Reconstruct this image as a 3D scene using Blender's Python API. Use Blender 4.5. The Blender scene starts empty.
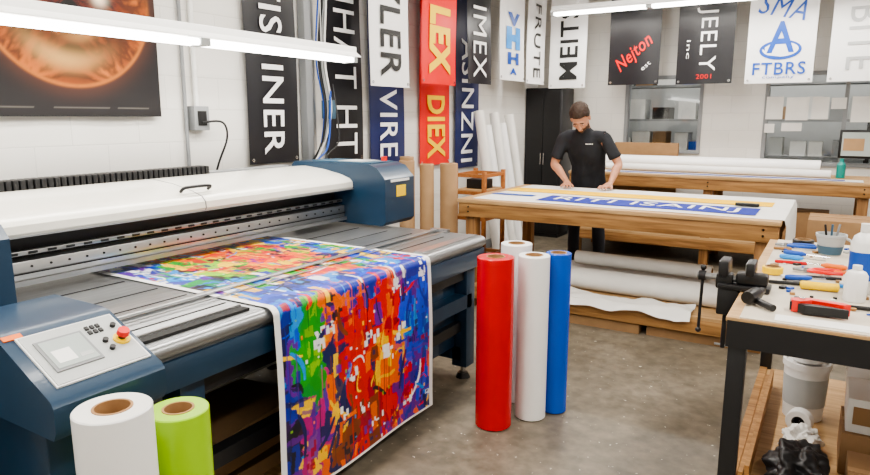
import bpy,bmesh,math,random
import numpy as np
from mathutils import Vector,Matrix,Euler,noise
from mathutils.bvhtree import BVHTree
random.seed(7); rng=np.random.default_rng(5)
S=bpy.context.scene; COL=S.collection
V=Vector
# ------------------------------------------------------------------ materials
def mat(name,col,rough=.5,metal=0.0,var=.07,scale=6,bump=0.0,emis=0,stretch=(1,1,1),coat=0,detail=4,alpha=1,trans=0):
    m=bpy.data.materials.new(name); m.use_nodes=True; nt=m.node_tree; N=nt.nodes; L=nt.links
    b=N['Principled BSDF']
    tc=N.new('ShaderNodeTexCoord'); mp=N.new('ShaderNodeMapping'); mp.inputs['Scale'].default_value=stretch
    nz=N.new('ShaderNodeTexNoise'); nz.inputs['Scale'].default_value=scale; nz.inputs['Detail'].default_value=detail
    L.new(tc.outputs['Object'],mp.inputs['Vector']); L.new(mp.outputs['Vector'],nz.inputs['Vector'])
    mx=N.new('ShaderNodeMix'); mx.data_type='RGBA'
    mx.inputs[6].default_value=(*[max(0,c*(1-var*2)) for c in col],1)
    mx.inputs[7].default_value=(*[min(1,c*(1+var*2)) for c in col],1)
    L.new(nz.outputs['Fac'],mx.inputs[0]); L.new(mx.outputs[2],b.inputs['Base Color'])
    b.inputs['Roughness'].default_value=rough; b.inputs['Metallic'].default_value=metal
    if coat: b.inputs['Coat Weight'].default_value=coat; b.inputs['Coat Roughness'].default_value=.1
    if trans: b.inputs['Transmission Weight'].default_value=trans
    if alpha<1: b.inputs['Alpha'].default_value=alpha
    if emis:
        b.inputs['Emission Color'].default_value=(*col,1); b.inputs['Emission Strength'].default_value=emis
    if bump:
        bp=N.new('ShaderNodeBump'); bp.inputs['Strength'].default_value=bump; bp.inputs['Distance'].default_value=.02
        L.new(nz.outputs['Fac'],bp.inputs['Height']); L.new(bp.outputs['Normal'],b.inputs['Normal'])
    return m
def wood(name,c1,c2,axis='X',rough=.6):
    m=bpy.data.materials.new(name); m.use_nodes=True; nt=m.node_tree; N=nt.nodes; L=nt.links; b=N['Principled BSDF']
    tc=N.new('ShaderNodeTexCoord'); mp=N.new('ShaderNodeMapping')
    st={'X':(1.2,14,14),'Y':(14,1.2,14),'Z':(14,14,1.2)}[axis]; mp.inputs['Scale'].default_value=st
    nz=N.new('ShaderNodeTexNoise'); nz.inputs['Scale'].default_value=2.2; nz.inputs['Detail'].default_value=6; nz.inputs['Distortion'].default_value=.6
    cr=N.new('ShaderNodeValToRGB'); cr.color_ramp.elements[0].position=.32; cr.color_ramp.elements[1].position=.68
    cr.color_ramp.elements[0].color=(*c1,1); cr.color_ramp.elements[1].color=(*c2,1)
    L.new(tc.outputs['Object'],mp.inputs['Vector']); L.new(mp.outputs['Vector'],nz.inputs['Vector'])
    L.new(nz.outputs['Fac'],cr.inputs['Fac']); L.new(cr.outputs['Color'],b.inputs['Base Color'])
    b.inputs['Roughness'].default_value=rough
    bp=N.new('ShaderNodeBump'); bp.inputs['Strength'].default_value=.25; bp.inputs['Distance'].default_value=.01
    L.new(nz.outputs['Fac'],bp.inputs['Height']); L.new(bp.outputs['Normal'],b.inputs['Normal'])
    return m
def attr_mat(name,rough,coat=0):
    m=bpy.data.materials.new(name); m.use_nodes=True; nt=m.node_tree; N=nt.nodes; L=nt.links; b=N['Principled BSDF']
    a=N.new('ShaderNodeAttribute'); a.attribute_name='paint'
    L.new(a.outputs['Color'],b.inputs['Base Color']); b.inputs['Roughness'].default_value=rough; b.inputs['Coat Weight'].default_value=coat; b.inputs['Coat Roughness'].default_value=.15
    return m
def brick_mat():
    m=bpy.data.materials.new('painted_block'); m.use_nodes=True; nt=m.node_tree; N=nt.nodes; L=nt.links; b=N['Principled BSDF']
    tc=N.new('ShaderNodeTexCoord'); sp=N.new('ShaderNodeSeparateXYZ'); cb=N.new('ShaderNodeCombineXYZ')
    L.new(tc.outputs['Object'],sp.inputs[0]); ad=N.new('ShaderNodeMath'); ad.operation='ADD'
    L.new(sp.outputs['X'],ad.inputs[0]); L.new(sp.outputs['Y'],ad.inputs[1]); L.new(ad.outputs[0],cb.inputs['X']); L.new(sp.outputs['Z'],cb.inputs['Y'])
    br=N.new('ShaderNodeTexBrick'); br.inputs['Scale'].default_value=1; br.inputs['Brick Width'].default_value=.4; br.inputs['Row Height'].default_value=.2
    br.inputs['Mortar Size'].default_value=.005; br.inputs['Mortar Smooth'].default_value=.8
    br.inputs['Color1'].default_value=(.76,.745,.71,1); br.inputs['Color2'].default_value=(.74,.725,.69,1); br.inputs['Mortar'].default_value=(.66,.65,.62,1)
    L.new(cb.outputs[0],br.inputs['Vector'])
    nz=N.new('ShaderNodeTexNoise'); nz.inputs['Scale'].default_value=1.3; nz.inputs['Detail'].default_value=6
    L.new(tc.outputs['Object'],nz.inputs['Vector'])
    mr=N.new('ShaderNodeMapRange'); mr.inputs[3].default_value=.86; mr.inputs[4].default_value=1.06; L.new(nz.outputs['Fac'],mr.inputs[0])
    mx=N.new('ShaderNodeVectorMath'); mx.operation='SCALE'; L.new(br.outputs['Color'],mx.inputs[0]); L.new(mr.outputs[0],mx.inputs['Scale'])
    L.new(mx.outputs[0],b.inputs['Base Color']); b.inputs['Roughness'].default_value=.6
    bp=N.new('ShaderNodeBump'); bp.inputs['Strength'].default_value=.25; bp.inputs['Distance'].default_value=.004; bp.invert=True
    L.new(br.outputs['Fac'],bp.inputs['Height']); L.new(bp.outputs['Normal'],b.inputs['Normal'])
    return m
def floor_mat():
    m=bpy.data.materials.new('stained_concrete'); m.use_nodes=True; nt=m.node_tree; N=nt.nodes; L=nt.links; b=N['Principled BSDF']
    tc=N.new('ShaderNodeTexCoord')
    n1=N.new('ShaderNodeTexNoise'); n1.inputs['Scale'].default_value=1.1; n1.inputs['Detail'].default_value=10; n1.inputs['Roughness'].default_value=.66
    n2=N.new('ShaderNodeTexNoise'); n2.inputs['Scale'].default_value=16; n2.inputs['Detail'].default_value=8
    n3=N.new('ShaderNodeTexNoise'); n3.inputs['Scale'].default_value=38; n3.inputs['Detail'].default_value=3
    for n in (n1,n2,n3): L.new(tc.outputs['Object'],n.inputs['Vector'])
    cr=N.new('ShaderNodeValToRGB'); e=cr.color_ramp.elements; e[0].position=.32; e[0].color=(.11,.092,.066,1); e[1].position=.70; e[1].color=(.255,.22,.168,1)
    L.new(n1.outputs['Fac'],cr.inputs['Fac'])
    c2=N.new('ShaderNodeValToRGB'); e=c2.color_ramp.elements; e[0].position=.3; e[0].color=(.70,.70,.70,1); e[1].position=.7; e[1].color=(1.2,1.2,1.2,1)
    L.new(n2.outputs['Fac'],c2.inputs['Fac'])
    mu=N.new('ShaderNodeVectorMath'); mu.operation='MULTIPLY'; L.new(cr.outputs['Color'],mu.inputs[0]); L.new(c2.outputs['Color'],mu.inputs[1])
    c3=N.new('ShaderNodeValToRGB'); e=c3.color_ramp.elements; e[0].position=.70; e[0].color=(0,0,0,1); e[1].position=.74; e[1].color=(1,1,1,1)
    L.new(n3.outputs['Fac'],c3.inputs['Fac'])
    mx=N.new('ShaderNodeMix'); mx.data_type='RGBA'; L.new(c3.outputs['Color'],mx.inputs[0]); L.new(mu.outputs[0],mx.inputs[6]); mx.inputs[7].default_value=(.55,.52,.45,1)
    L.new(mx.outputs[2],b.inputs['Base Color'])
    r=N.new('ShaderNodeMapRange'); r.inputs[3].default_value=.28; r.inputs[4].default_value=.6; L.new(n1.outputs['Fac'],r.inputs[0]); L.new(r.outputs[0],b.inputs['Roughness'])
    bp=N.new('ShaderNodeBump'); bp.inputs['Strength'].default_value=.15; bp.inputs['Distance'].default_value=.01
    L.new(n2.outputs['Fac'],bp.inputs['Height']); L.new(bp.outputs['Normal'],b.inputs['Normal'])
    return m
M_block=brick_mat(); M_floor=floor_mat()
M_white=mat('white_paint',(.78,.78,.76),.55)
M_lampw=mat('lamp_enamel_glow',(.86,.86,.84),.35,emis=.25,var=.01)  # housing enamel with a weak glow added, imitating light from the tubes
M_ceil=mat('ceiling_paint',(.70,.69,.66),.8)
M_vin=mat('white_vinyl',(.84,.84,.84),.30,var=.02)
M_paper=mat('white_paper',(.76,.75,.72),.6,var=.06)
M_red=mat('red_vinyl',(.56,.004,.010),.24,var=.05)
M_blue=mat('blue_vinyl',(.004,.085,.52),.25,var=.05)
M_green=mat('lime_vinyl',(.33,.60,.012),.28,var=.04)
M_bred=mat('banner_red',(.74,.012,.008),.35,var=.04)
M_bblk=mat('banner_black',(.014,.014,.017),.32,var=.1)
M_bnavy=mat('banner_navy',(.012,.020,.10),.35,var=.08)
M_bwht=mat('banner_white',(.82,.82,.82),.45,var=.02)
M_tblue=mat('print_blue',(.01,.08,.42),.4)
M_dblue=mat('print_deep_blue',(.012,.028,.30),.85,var=.04)
M_myel=mat('print_matte_yellow',(.90,.54,.0),.9,var=.02)
M_sky=mat('print_sky',(.03,.30,.80),.4)
M_yel=mat('print_yellow',(.92,.60,.005),.4,var=.03)
M_tw=mat('print_white',(.9,.9,.9),.45,var=.01)
M_tgrey=mat('print_grey',(.42,.43,.44),.45)
M_tblk=mat('print_black',(.012,.012,.012),.45)
M_core=mat('cardboard_core',(.36,.20,.09),.8,var=.12,scale=30)
M_dark=mat('painted_core_shade',(.01,.01,.01),.9)  # near-black disc paints the shade deep inside the roll cores
M_navy=mat('machine_slate_blue',(.013,.042,.085),.34,var=.06,scale=3,coat=.2)
M_navyl=mat('machine_light_blue',(.055,.12,.18),.4)
M_steel=mat('brushed_steel',(.34,.35,.36),.31,metal=.8,var=.16,scale=5,stretch=(18,1,1))
M_alu=mat('aluminium',(.52,.53,.54),.28,metal=.85,var=.05)
M_cover=mat('cream_cover',(.76,.745,.68),.26,var=.03,coat=.4)
M_pgrey=mat('panel_grey',(.44,.46,.46),.45)
M_blk=mat('black_plastic',(.010,.010,.011),.4,var=.1)
M_rub=mat('black_rubber',(.016,.016,.016),.7)
M_scr=mat('touch_screen',(.42,.47,.46),.12,var=.05)
M_estop=mat('estop_red',(.75,.02,.012),.3)
M_orange=mat('orange_paint',(.80,.17,.015),.4)
M_wood=wood('pine_wood',(.22,.105,.032),(.44,.24,.09),'X')
M_woodz=wood('pine_post',(.20,.095,.03),(.42,.22,.085),'Z')
M_woody=wood('stained_wood_y',(.30,.10,.025),(.42,.17,.05),'Y')
M_ply=wood('plywood',(.38,.23,.10),(.56,.36,.18),'X')
M_card=mat('cardboard',(.31,.185,.09),.8,var=.1,scale=12)
M_kraft=mat('kraft_paper',(.40,.25,.13),.7,var=.08,scale=9)
M_black=mat('black_steel',(.014,.014,.016),.38,var=.1)
M_bench=mat('bench_laminate',(.56,.50,.41),.5,var=.2,scale=5,detail=9)
M_tube=mat('lamp_tube',(1.0,.98,.94),.4,emis=9,var=0)
M_chrome=mat('chrome',(.7,.7,.7),.2,metal=1)
M_skin=mat('skin',(.54,.27,.17),.5,var=.08,scale=20)
M_beard=mat('beard',(.09,.045,.028),.8,var=.3,scale=90)
M_hair=mat('brown_hair',(.035,.018,.010),.7,var=.35,scale=60,bump=.6)
M_shirt=mat('black_tshirt',(.014,.016,.022),.85,var=.2,scale=10,bump=.2)
M_trou=mat('dark_trousers',(.016,.018,.026),.85,var=.2)
M_eye=mat('eye_white',(.8,.78,.75),.2,var=0)
M_bag=mat('black_bag',(.012,.012,.014),.42,var=.1)
M_teal=mat('teal_plastic',(.01,.25,.22),.4)
M_glass=mat('window_glass',(.9,.93,.94),.03,trans=1,var=0)
M_frame=mat('grey_frame',(.24,.25,.26),.5)
M_offw=mat('office_wall',(.46,.48,.49),.8)
M_ltcan=mat('white_plastic',(.80,.80,.79),.3,var=.02)
# ------------------------------------------------------------------ builder
class MB:
    def __init__(s): s.bm=bmesh.new(); s.mats=[]
    def mi(s,m):
        if m not in s.mats: s.mats.append(m)
        return s.mats.index(m)
    def _tag(s,verts,m):
        i=s.mi(m); fs=set()
        for v in verts:
            for f in v.link_faces: fs.add(f)
        for f in fs: f.material_index=i; f.smooth=True
        return fs
    def box(s,lo,hi,m,rot=None,bev=0):
        c=[(a+b)/2 for a,b in zip(lo,hi)]; d=[abs(b-a) for a,b in zip(lo,hi)]
        M=Matrix.Translation(c)
        if rot: M=M@Euler([math.radians(a) for a in rot]).to_matrix().to_4x4()
        M=M@Matrix.Diagonal((*d,1))
        r=bmesh.ops.create_cube(s.bm,size=1,matrix=M); s._tag(r['verts'],m)
        if bev:
            es=list({e for v in r['verts'] for e in v.link_edges})
            i=s.mi(m)
            q=bmesh.ops.bevel(s.bm,geom=es,offset=bev,segments=2,affect='EDGES',profile=.5,clamp_overlap=True)
            for f in q['faces']: f.material_index=i; f.smooth=True
    def ring(s,c,ax,ay,r,n,rb=None):
        rb=r if rb is None else rb
        return [s.bm.verts.new(c+ax*(r*math.cos(2*math.pi*k/n))+ay*(rb*math.sin(2*math.pi*k/n))) for k in range(n)]
    def bridge(s,a,b,mi):
        n=len(a)
        for k in range(n):
            f=s.bm.faces.new((a[k],a[(k+1)%n],b[(k+1)%n],b[k])); f.material_index=mi; f.smooth=True
    def cap(s,a,mi,flip=False):
        f=s.bm.faces.new(list(reversed(a)) if flip else a); f.material_index=mi; f.smooth=True
    def axes(s,d):
        d=d.normalized(); r=V((0,0,1)) if abs(d.z)<.9 else V((1,0,0))
        x=d.cross(r).normalized(); y=d.cross(x).normalized(); return x,y
    def cyl(s,p0,p1,r,m,n=20,r2=None):
        p0=V(p0);p1=V(p1); x,y=s.axes(p1-p0); i=s.mi(m); r2=r if r2 is None else r2
        a=s.ring(p0,x,y,r,n); b=s.ring(p1,x,y,r2,n); s.bridge(a,b,i); s.cap(a,i,True); s.cap(b,i)
    def lathe(s,p0,d,prof,m,n=32,close=False):
        p0=V(p0); d=V(d).normalized(); x,y=s.axes(d); prev=None; first=None
        for q in prof:
            mm=s.mi(q[2] if len(q)>2 else m)
            ri=s.ring(p0+d*q[1],x,y,max(q[0],.0004),n)
            if prev: s.bridge(prev,ri,mm)
            else: first=ri
            prev=ri
        if close: s.cap(first,s.mi(m),True); s.cap(prev,s.mi(m))
    def roll(s,p0,p1,R,m,rc=.04,core=None,edge=None,n=40):
        core=core or M_core; p0=V(p0);p1=V(p1); L=(p1-p0).length; e=edge or m; dd=min(.06,L*.4)
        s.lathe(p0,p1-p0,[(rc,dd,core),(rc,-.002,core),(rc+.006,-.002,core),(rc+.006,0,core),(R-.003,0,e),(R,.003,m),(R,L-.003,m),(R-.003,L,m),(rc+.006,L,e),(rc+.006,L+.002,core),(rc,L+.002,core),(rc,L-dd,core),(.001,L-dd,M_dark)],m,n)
    def tube(s,pts,r,m,n=8,smooth=True):
        pts=[V(p) for p in pts]
        if smooth and len(pts)>2:
            o=[]
            for i in range(len(pts)-1):
                a=pts[max(i-1,0)];b=pts[i];c=pts[i+1];d=pts[min(i+2,len(pts)-1)]
                for k in range(6):
                    t=k/6; o.append(.5*((2*b)+(c-a)*t+(2*a-5*b+4*c-d)*t*t+(3*b-a-3*c+d)*t**3))
            o.append(pts[-1]); pts=o
        i=s.mi(m); prev=None; ref=V((.31,.17,.93)).normalized(); first=None
        for k,p in enumerate(pts):
            t=(pts[min(k+1,len(pts)-1)]-pts[max(k-1,0)]).normalized()
            x=(ref-t*ref.dot(t)); x=x.normalized() if x.length>.05 else t.orthogonal().normalized()
            y=t.cross(x); ri=s.ring(p,x,y,r,n)
            if prev: s.bridge(prev,ri,i)
            else: first=ri
            prev=ri
        s.cap(first,i,True); s.cap(prev,i)
    def sphere(s,c,r,m,rot=None,sub=3,Mx=None):
        if not hasattr(r,'__len__'): r=(r,r,r)
        M=Matrix.Translation(c)
        if rot: M=M@Euler([math.radians(a) for a in rot]).to_matrix().to_4x4()
        M=M@Matrix.Diagonal((*r,1))
        if Mx is not None: M=Mx@M
        q=bmesh.ops.create_icosphere(s.bm,subdivisions=sub,radius=1,matrix=M); s._tag(q['verts'],m)
    def prism(s,poly,axis,a0,a1,m,bev=0):
        def mk(p,a):
            return {'Y':(p[0],a,p[1]),'X':(a,p[0],p[1]),'Z':(p[0],p[1],a)}[axis]
        i=s.mi(m); A=[s.bm.verts.new(mk(p,a0)) for p in poly]; B=[s.bm.verts.new(mk(p,a1)) for p in poly]
        s.bridge(A,B,i); s.cap(A,i,True); s.cap(B,i)
    def text(s,t,w,h,Mx,m,fn=None,bold=.0,shear=0,ext=.0008,serif=0):
        cu=bpy.data.curves.new('t','FONT'); cu.body=t; cu.size=1; cu.align_x='CENTER'; cu.align_y='CENTER'; cu.extrude=0; cu.offset=bold; cu.shear=shear; cu.resolution_u=3; cu.space_character=1.08
        ob=bpy.data.objects.new('t',cu); COL.objects.link(ob); bpy.context.view_layer.update()
        me=bpy.data.meshes.new_from_object(ob.evaluated_get(bpy.context.evaluated_depsgraph_get()))
        xs=[v.co.x for v in me.vertices]; ys=[v.co.y for v in me.vertices]
        cx,cy=(min(xs)+max(xs))/2,(min(ys)+max(ys))/2; sx=w/(max(xs)-min(xs)); sy=h/(max(ys)-min(ys))
        for v in me.vertices:
            p=Mx@V(((v.co.x-cx)*sx,(v.co.y-cy)*sy,0))
            v.co=fn(p) if fn else p
        n0=len(s.bm.faces); s.bm.from_mesh(me); s.bm.faces.ensure_lookup_table(); i=s.mi(m)
        for f in s.bm.faces[n0:]: f.material_index=i
        bpy.data.objects.remove(ob); bpy.data.curves.remove(cu); bpy.data.meshes.remove(me)
    def finish(s,name,parent=None,normals=True,angle=35):
        if normals: bmesh.ops.recalc_face_normals(s.bm,faces=s.bm.faces[:])
        co=[v.co for v in s.bm.verts]
        lo=V([min(c[i] for c in co) for i in range(3)]); hi=V([max(c[i] for c in co) for i in range(3)])
        o=V(((lo.x+hi.x)/2,(lo.y+hi.y)/2,lo.z))
        for v in s.bm.verts: v.co-=o
        me=bpy.data.meshes.new(name); s.bm.to_mesh(me); s.bm.free()
        for m in s.mats: me.materials.append(m)
        try: me.set_sharp_from_angle(angle=math.radians(angle))
        except Exception: pass
        ob=bpy.data.objects.new(name,me); COL.objects.link(ob); ob.location=o
        if parent: ob.parent=parent; ob.location=o-parent.location
        return ob
def empty(name,loc=(0,0,0)):
    e=bpy.data.objects.new(name,None); e.location=loc; e.empty_display_size=.1; COL.objects.link(e); return e
# ------------------------------------------------------------------ room
def simple(name,lo,hi,m):
    b=MB(); b.box(lo,hi,m); return b.finish(name)
XL,XR,YF,YB,ZC=-3.5,3.2,-1.6,8.4,3.4
simple('floor',(XL-.1,YF-.1,-.1),(XR+.1,10.6,0),M_floor)
simple('ceiling',(XL-.1,YF-.1,ZC),(XR+.1,10.6,ZC+.1),M_ceil)
simple('wall_left',(XL-.1,YF,0),(XL,10.5,ZC),M_block)
simple('wall_right',(XR,YF,0),(XR+.1,10.5,ZC),M_block)
simple('wall_front',(XL-.1,YF-.1,0),(XR+.1,YF,ZC),M_block)
b=MB()
w1=(-2.32,-1.40,1.12,2.05); w2=(-.74,1.6,1.02,2.05)
for lo,hi in [((XL,YB,0),(w1[0],YB+.12,ZC)),((w1[1],YB,0),(w2[0],YB+.12,ZC)),((w2[1],YB,0),(XR,YB+.12,ZC)),
    ((w1[0],YB,0),(w1[1],YB+.12,w1[2])),((w1[0],YB,w1[3]),(w1[1],YB+.12,ZC)),((w2[0],YB,0),(w2[1],YB+.12,w2[2])),((w2[0],YB,w2[3]),(w2[1],YB+.12,ZC))]:
    b.box(lo,hi,M_block)
b.finish('wall_back')
simple('wall_far',(XL-.1,10.4,0),(XR+.1,10.5,ZC),M_offw)
for k,(x0,x1,z0,z1) in enumerate((w1,w2)):
    b=MB(); t=.04
    b.box((x0,YB-.02,z0),(x1,YB+.1,z0+t),M_frame); b.box((x0,YB-.02,z1-t),(x1,YB+.1,z1),M_frame)
    n=1 if k==0 else 3
    for i in range(n+1):
        x=x0+(x1-x0-t)*i/n; b.box((x,YB-.015,z0),(x+t,YB+.1,z1),M_frame)
    b.box((x0+.01,YB+.05,z0+.02),(x1-.01,YB+.054,z1-.02),M_glass)
    b.finish('window_%d'%(k+1))
simple('baseboard_left',(XL,YF,0),(XL+.012,YB,.1),M_frame)
simple('baseboard_back',(XL,YB-.012,0),(XR,YB,.1),M_frame)
b=MB()
for x in (-2.7,-1.2,.3,1.8): 
    for y in (9.3,9.7): b.box((x,y,0),(x+.04,y+.04,2.2),M_black)
for z in (.5,1.05,1.5,1.95): b.box((-2.7,9.3,z),(1.84,9.74,z+.03),M_frame)
for z in (.53,1.08,1.53,1.98):
    x=-2.6
    while x<1.6:
        w=random.uniform(.10,.3); h=random.uniform(.12,.36)
        b.box((x,9.35,z),(x+w,9.68,z+h),random.choice([M_card,M_ltcan,M_frame,M_tblue,M_blk,M_pgrey,M_card,M_paper])); x+=w+random.uniform(.01,.12)
b.finish('storage_shelf')
b=MB()
for (x,z,w,h) in [(-.72,1.53,.17,.25),(-.52,1.52,.22,.25),(-.27,1.53,.16,.24),(-.09,1.64,.14,.12),(-.72,1.38,.10,.1),(-.55,1.40,.2,.09),(.1,1.5,.2,.27)]:
    b.box((x,YB-.026,z),(x+w,YB-.022,z+h),M_paper)
b.finish('posted_notices')
b=MB(); b.box((.02,YB-.1,1.12),(.5,YB-.06,1.42),M_blk,bev=.006); b.box((.045,YB-.103,1.145),(.475,YB-.099,1.395),M_scr); b.box((.06,YB-.105,1.20),(.25,YB-.103,1.33),M_kraft)
b.box((.2,YB-.06,1.15),(.32,YB,1.3),M_black); b.finish('wall_monitor')
# ------------------------------------------------------------------ banners
def banner(name,plane,pc,a0,a1,z0,z1,bg,texts,amp=.008,ph=0,shapes=()):
    b=MB(); w=a1-a0
    def wave(a,z): return amp*math.sin((a-a0)/w*6.2+ph+z*1.3)+amp*.6*math.sin(z*4+ph)
    def P(a,z,off=0):
        d=wave(a,z)+off
        return V((pc+d,a,z)) if plane=='L' else V((a,pc-d,z))
    nx,nz=10,24; mi=b.mi(bg)
    G=[[b.bm.verts.new(P(a0+w*i/nx,z0+(z1-z0)*j/nz)) for i in range(nx+1)] for j in range(nz+1)]
    G2=[[b.bm.verts.new(P(a0+w*i/nx,z0+(z1-z0)*j/nz,-.002)) for i in range(nx+1)] for j in range(nz+1)]
    for j in range(nz):
        for i in range(nx):
            for g in (G,G2):
                f=b.bm.faces.new((g[j][i],g[j][i+1],g[j+1][i+1],g[j+1][i])); f.material_index=mi; f.smooth=True
    for (x,y,z_) in [(a0+.03,0,z0+.03),(a1-.03,0,z0+.03)]:
        p=P(x,z_,.003); n=V((1,0,0)) if plane=='L' else V((0,-1,0)); b.lathe(p,n,[(.012,0),(.012,.002),(.006,.002),(.006,0)],M_chrome,12)
    for (t,m,ca,cz,tw,th,rot,kw) in texts:
        R=Matrix.Rotation(math.radians(rot),4,'Z')
        b.text(t,tw,th,R,m,fn=lambda p,ca=ca,cz=cz:P(ca+p.x,cz+p.y,.009),**kw)
    for k,(poly,m) in enumerate(shapes):
        f=b.bm.faces.new([b.bm.verts.new(P(p[0],p[1],.006+.0008*k)) for p in poly]); f.material_index=b.mi(m)
    for x in (a0+.03,a1-.03):
        p=P(x,z1-.02); b.cyl(p,(p.x,p.y,3.2 if z1<3.15 else z1+.01),.003,M_blk,6)
    return b.finish(name,normals=False)
X1=-3.465
banner('black_banner','L',X1,3.21,3.70,1.225,3.1,M_bblk,[('ARTIS  INER',M_tw,3.455,2.10,1.62,.20,-90,dict(bold=.012))])
banner('black_banner','L',X1,4.03,4.49,1.19,3.1,M_bblk,[('LIHAT HT',M_tw,4.27,1.95,1.4,.25,-90,{})],ph=1)
banner('navy_banner','L',X1,4.60,5.13,1.14,3.1,M_bnavy,[('VIRE',M_tw,4.86,1.50,.60,.25,-90,dict(bold=.01)),('TSI',M_tw,4.86,2.15,.5,.25,-90,{})],ph=2)
banner('red_banner','L',X1,5.40,5.97,1.08,3.1,M_bred,[('DIEX',M_yel,5.69,1.455,.62,.34,-90,dict(bold=.03))],ph=3,amp=.005)
banner('navy_banner','L',X1,6.08,6.60,1.01,3.1,M_bnavy,[('ASINZNI',M_tw,6.34,1.72,1.3,.25,-90,dict(bold=.01))],ph=.5)
X2=-3.2
banner('white_banner','L',X2,4.27,4.82,1.80,3.15,M_bwht,[('VLER',M_tblk,4.54,2.28,.80,.28,-90,dict(bold=.012))],ph=1.5)
banner('red_banner','L',X2,5.03,5.64,1.85,3.15,M_bred,[('LEX',M_yel,5.33,2.24,.60,.38,-90,dict(bold=.05))],ph=2.5)
banner('black_banner','L',X2,5.86,6.37,1.89,3.15,M_bblk,[('IMEX',M_tw,6.11,2.3,.7,.25,-90,{})],ph=.2)
banner('white_banner','L',X2,6.60,7.24,1.96,3.15,M_bwht,[('V',M_tblue,6.92,2.62,.30,.14,0,dict(bold=.06)),('H',M_sky,6.92,2.42,.34,.24,0,dict(bold=.09)),('H',M_tblue,6.92,2.20,.26,.13,0,dict(bold=.05)),('A',M_tblue,6.92,2.06,.16,.07,0,dict(bold=.05))],ph=.9)
banner('white_banner','L',X2,7.33,7.88,1.95,3.15,M_bwht,[('FRUTE',M_tblk,7.6,2.45,.85,.20,-90,{})],ph=1.9)
Y2=7.95
banner('white_banner','B',Y2,-3.17,-2.70,1.91,3.15,M_bwht,[('MEITS',M_tblk,-2.92,2.44,.86,.24,90,dict(bold=.012))],ph=.4)
banner('black_banner','B',Y2,-2.42,-1.83,1.93,3.15,M_bblk,[('Nejton',M_bred,-2.12,2.28,.50,.20,42,dict(shear=.35,bold=.015)),('est',M_tw,-1.98,2.14,.12,.04,42,{})],ph=1.4)
banner('black_banner','B',Y2,-1.64,-1.05,1.92,3.15,M_bblk,[('JEELY',M_tw,-1.34,2.40,.68,.22,-90,{}),('inc',M_tw,-1.52,2.3,.2,.04,-90,{}),('2001',M_bred,-1.34,2.0,.16,.05,0,{})],ph=2.4)
cir=lambda rx,rz,cz:[(-.60+rx*math.cos(k*math.pi/12),cz+rz*math.sin(k*math.pi/12)) for k in range(24)]
banner('white_banner','B',Y2,-.92,-.28,1.91,3.15,M_bwht,[('FTBRS',M_tblue,-.60,2.06,.50,.13,0,dict(bold=.01)),('SMA',M_tblue,-.60,2.68,.46,.20,-14,dict(shear=.2)),('A',M_tblue,-.60,2.38,.26,.32,0,dict(bold=.02)),('company',M_tblue,-.6,1.965,.3,.03,0,{})],ph=.1,
  shapes=[(cir(.20,.10,2.25),M_tblue),(cir(.17,.075,2.255),M_bwht)])
banner('white_banner','B',Y2,-.15,.42,1.91,3.15,M_bwht,[('HBITE',M_tgrey,.13,2.45,.85,.26,-90,{})],ph=.8)
b=MB(); b.cyl((X2,3.9,3.2),(X2,7.95,3.2),.015,M_alu,10); b.cyl((X2,Y2,3.2),(.7,Y2,3.2),.015,M_alu,10)
for p in [(X2,4,3.2),(X2,6,3.2),(X2,7.95,3.2),(-1.7,Y2,3.2),(.6,Y2,3.2)]: b.cyl(p,(p[0],p[1],ZC),.004,M_alu,6)
b.finish('banner_rail')
def painted(name,verts,nx,ny,cols,m):
    faces=[(j*nx+i,j*nx+i+1,(j+1)*nx+i+1,(j+1)*nx+i) for j in range(ny-1) for i in range(nx-1)]
    me=bpy.data.meshes.new(name); me.from_pydata(verts,[],faces); me.update()
    at=me.color_attributes.new('paint','FLOAT_COLOR','POINT')
    c=np.ones((len(verts),4),dtype=np.float32); c[:,:3]=cols.reshape(-1,3); at.data.foreach_set('color',c.ravel())
    me.materials.append(m); me.polygons.foreach_set('use_smooth',[True]*len(faces))
    ob=bpy.data.objects.new(name,me); COL.objects.link(ob)
    return ob
nx,nz=210,180
ya=np.linspace(1.15,2.53,nx); za=np.linspace(1.555,2.75,nz); YY,ZZ=np.meshgrid(ya,za)
C=np.zeros((nz,nx,3)); C[:]=(.010,.008,.009)
dx=YY-2.03; dz=ZZ-2.17; rr=np.sqrt((dx/1.0)**2+dz**2)/.455; an=np.arctan2(dz,dx)
ns=np.array([[noise.fractal(V((a*2.5+2*math.sin(c),a*3*math.cos(c*2),math.sin(c)*3)),1,2,5) for a,c in zip(ra,rc)] for ra,rc in zip(rr,an)])
ins=rr<1; t=np.clip(rr,0,1)
g=np.clip(.06+.55*t**2.2+.30*ns,.0,.8)
warm=np.stack([.66*g,.20*g**1.4,.03*g**1.9],-1)
streak=np.clip(.5+.5*np.sin(dx*9+dz*14+ns*6),0,1)[...,None]
warm=warm*(.35+.75*streak)
low=np.exp(-((rr-.72)/.12)**2-((an+1.75)/.65)**2)[...,None]; warm=warm*(1-low*.85)+low*.85*np.array([.62,.36,.12])
low2=np.exp(-((rr-.45)/.08)**2-((an+1.3)/.6)**2)[...,None]; warm=warm*(1-low2*.6)+low2*.6*np.array([.55,.28,.09])
C[ins]=np.clip(warm,.006,.85)[ins]
rim=np.exp(-((rr-1)/.022)**2)[...,None]*np.clip(-dz/.3+.3,0.2,1)[...,None]; C=C*(1-rim)+rim*np.array([.45,.14,.02])
haze=np.exp(-((rr-1.0)/.14)**2)[...,None]*(rr>1)[...,None]; C+=haze*np.array([.05,.012,.003])
st=np.exp(-((YY-2.20)**2+(ZZ-2.18)**2)/.0016)[...,None]; C+=st*np.array([1,.9,.7])
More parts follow.
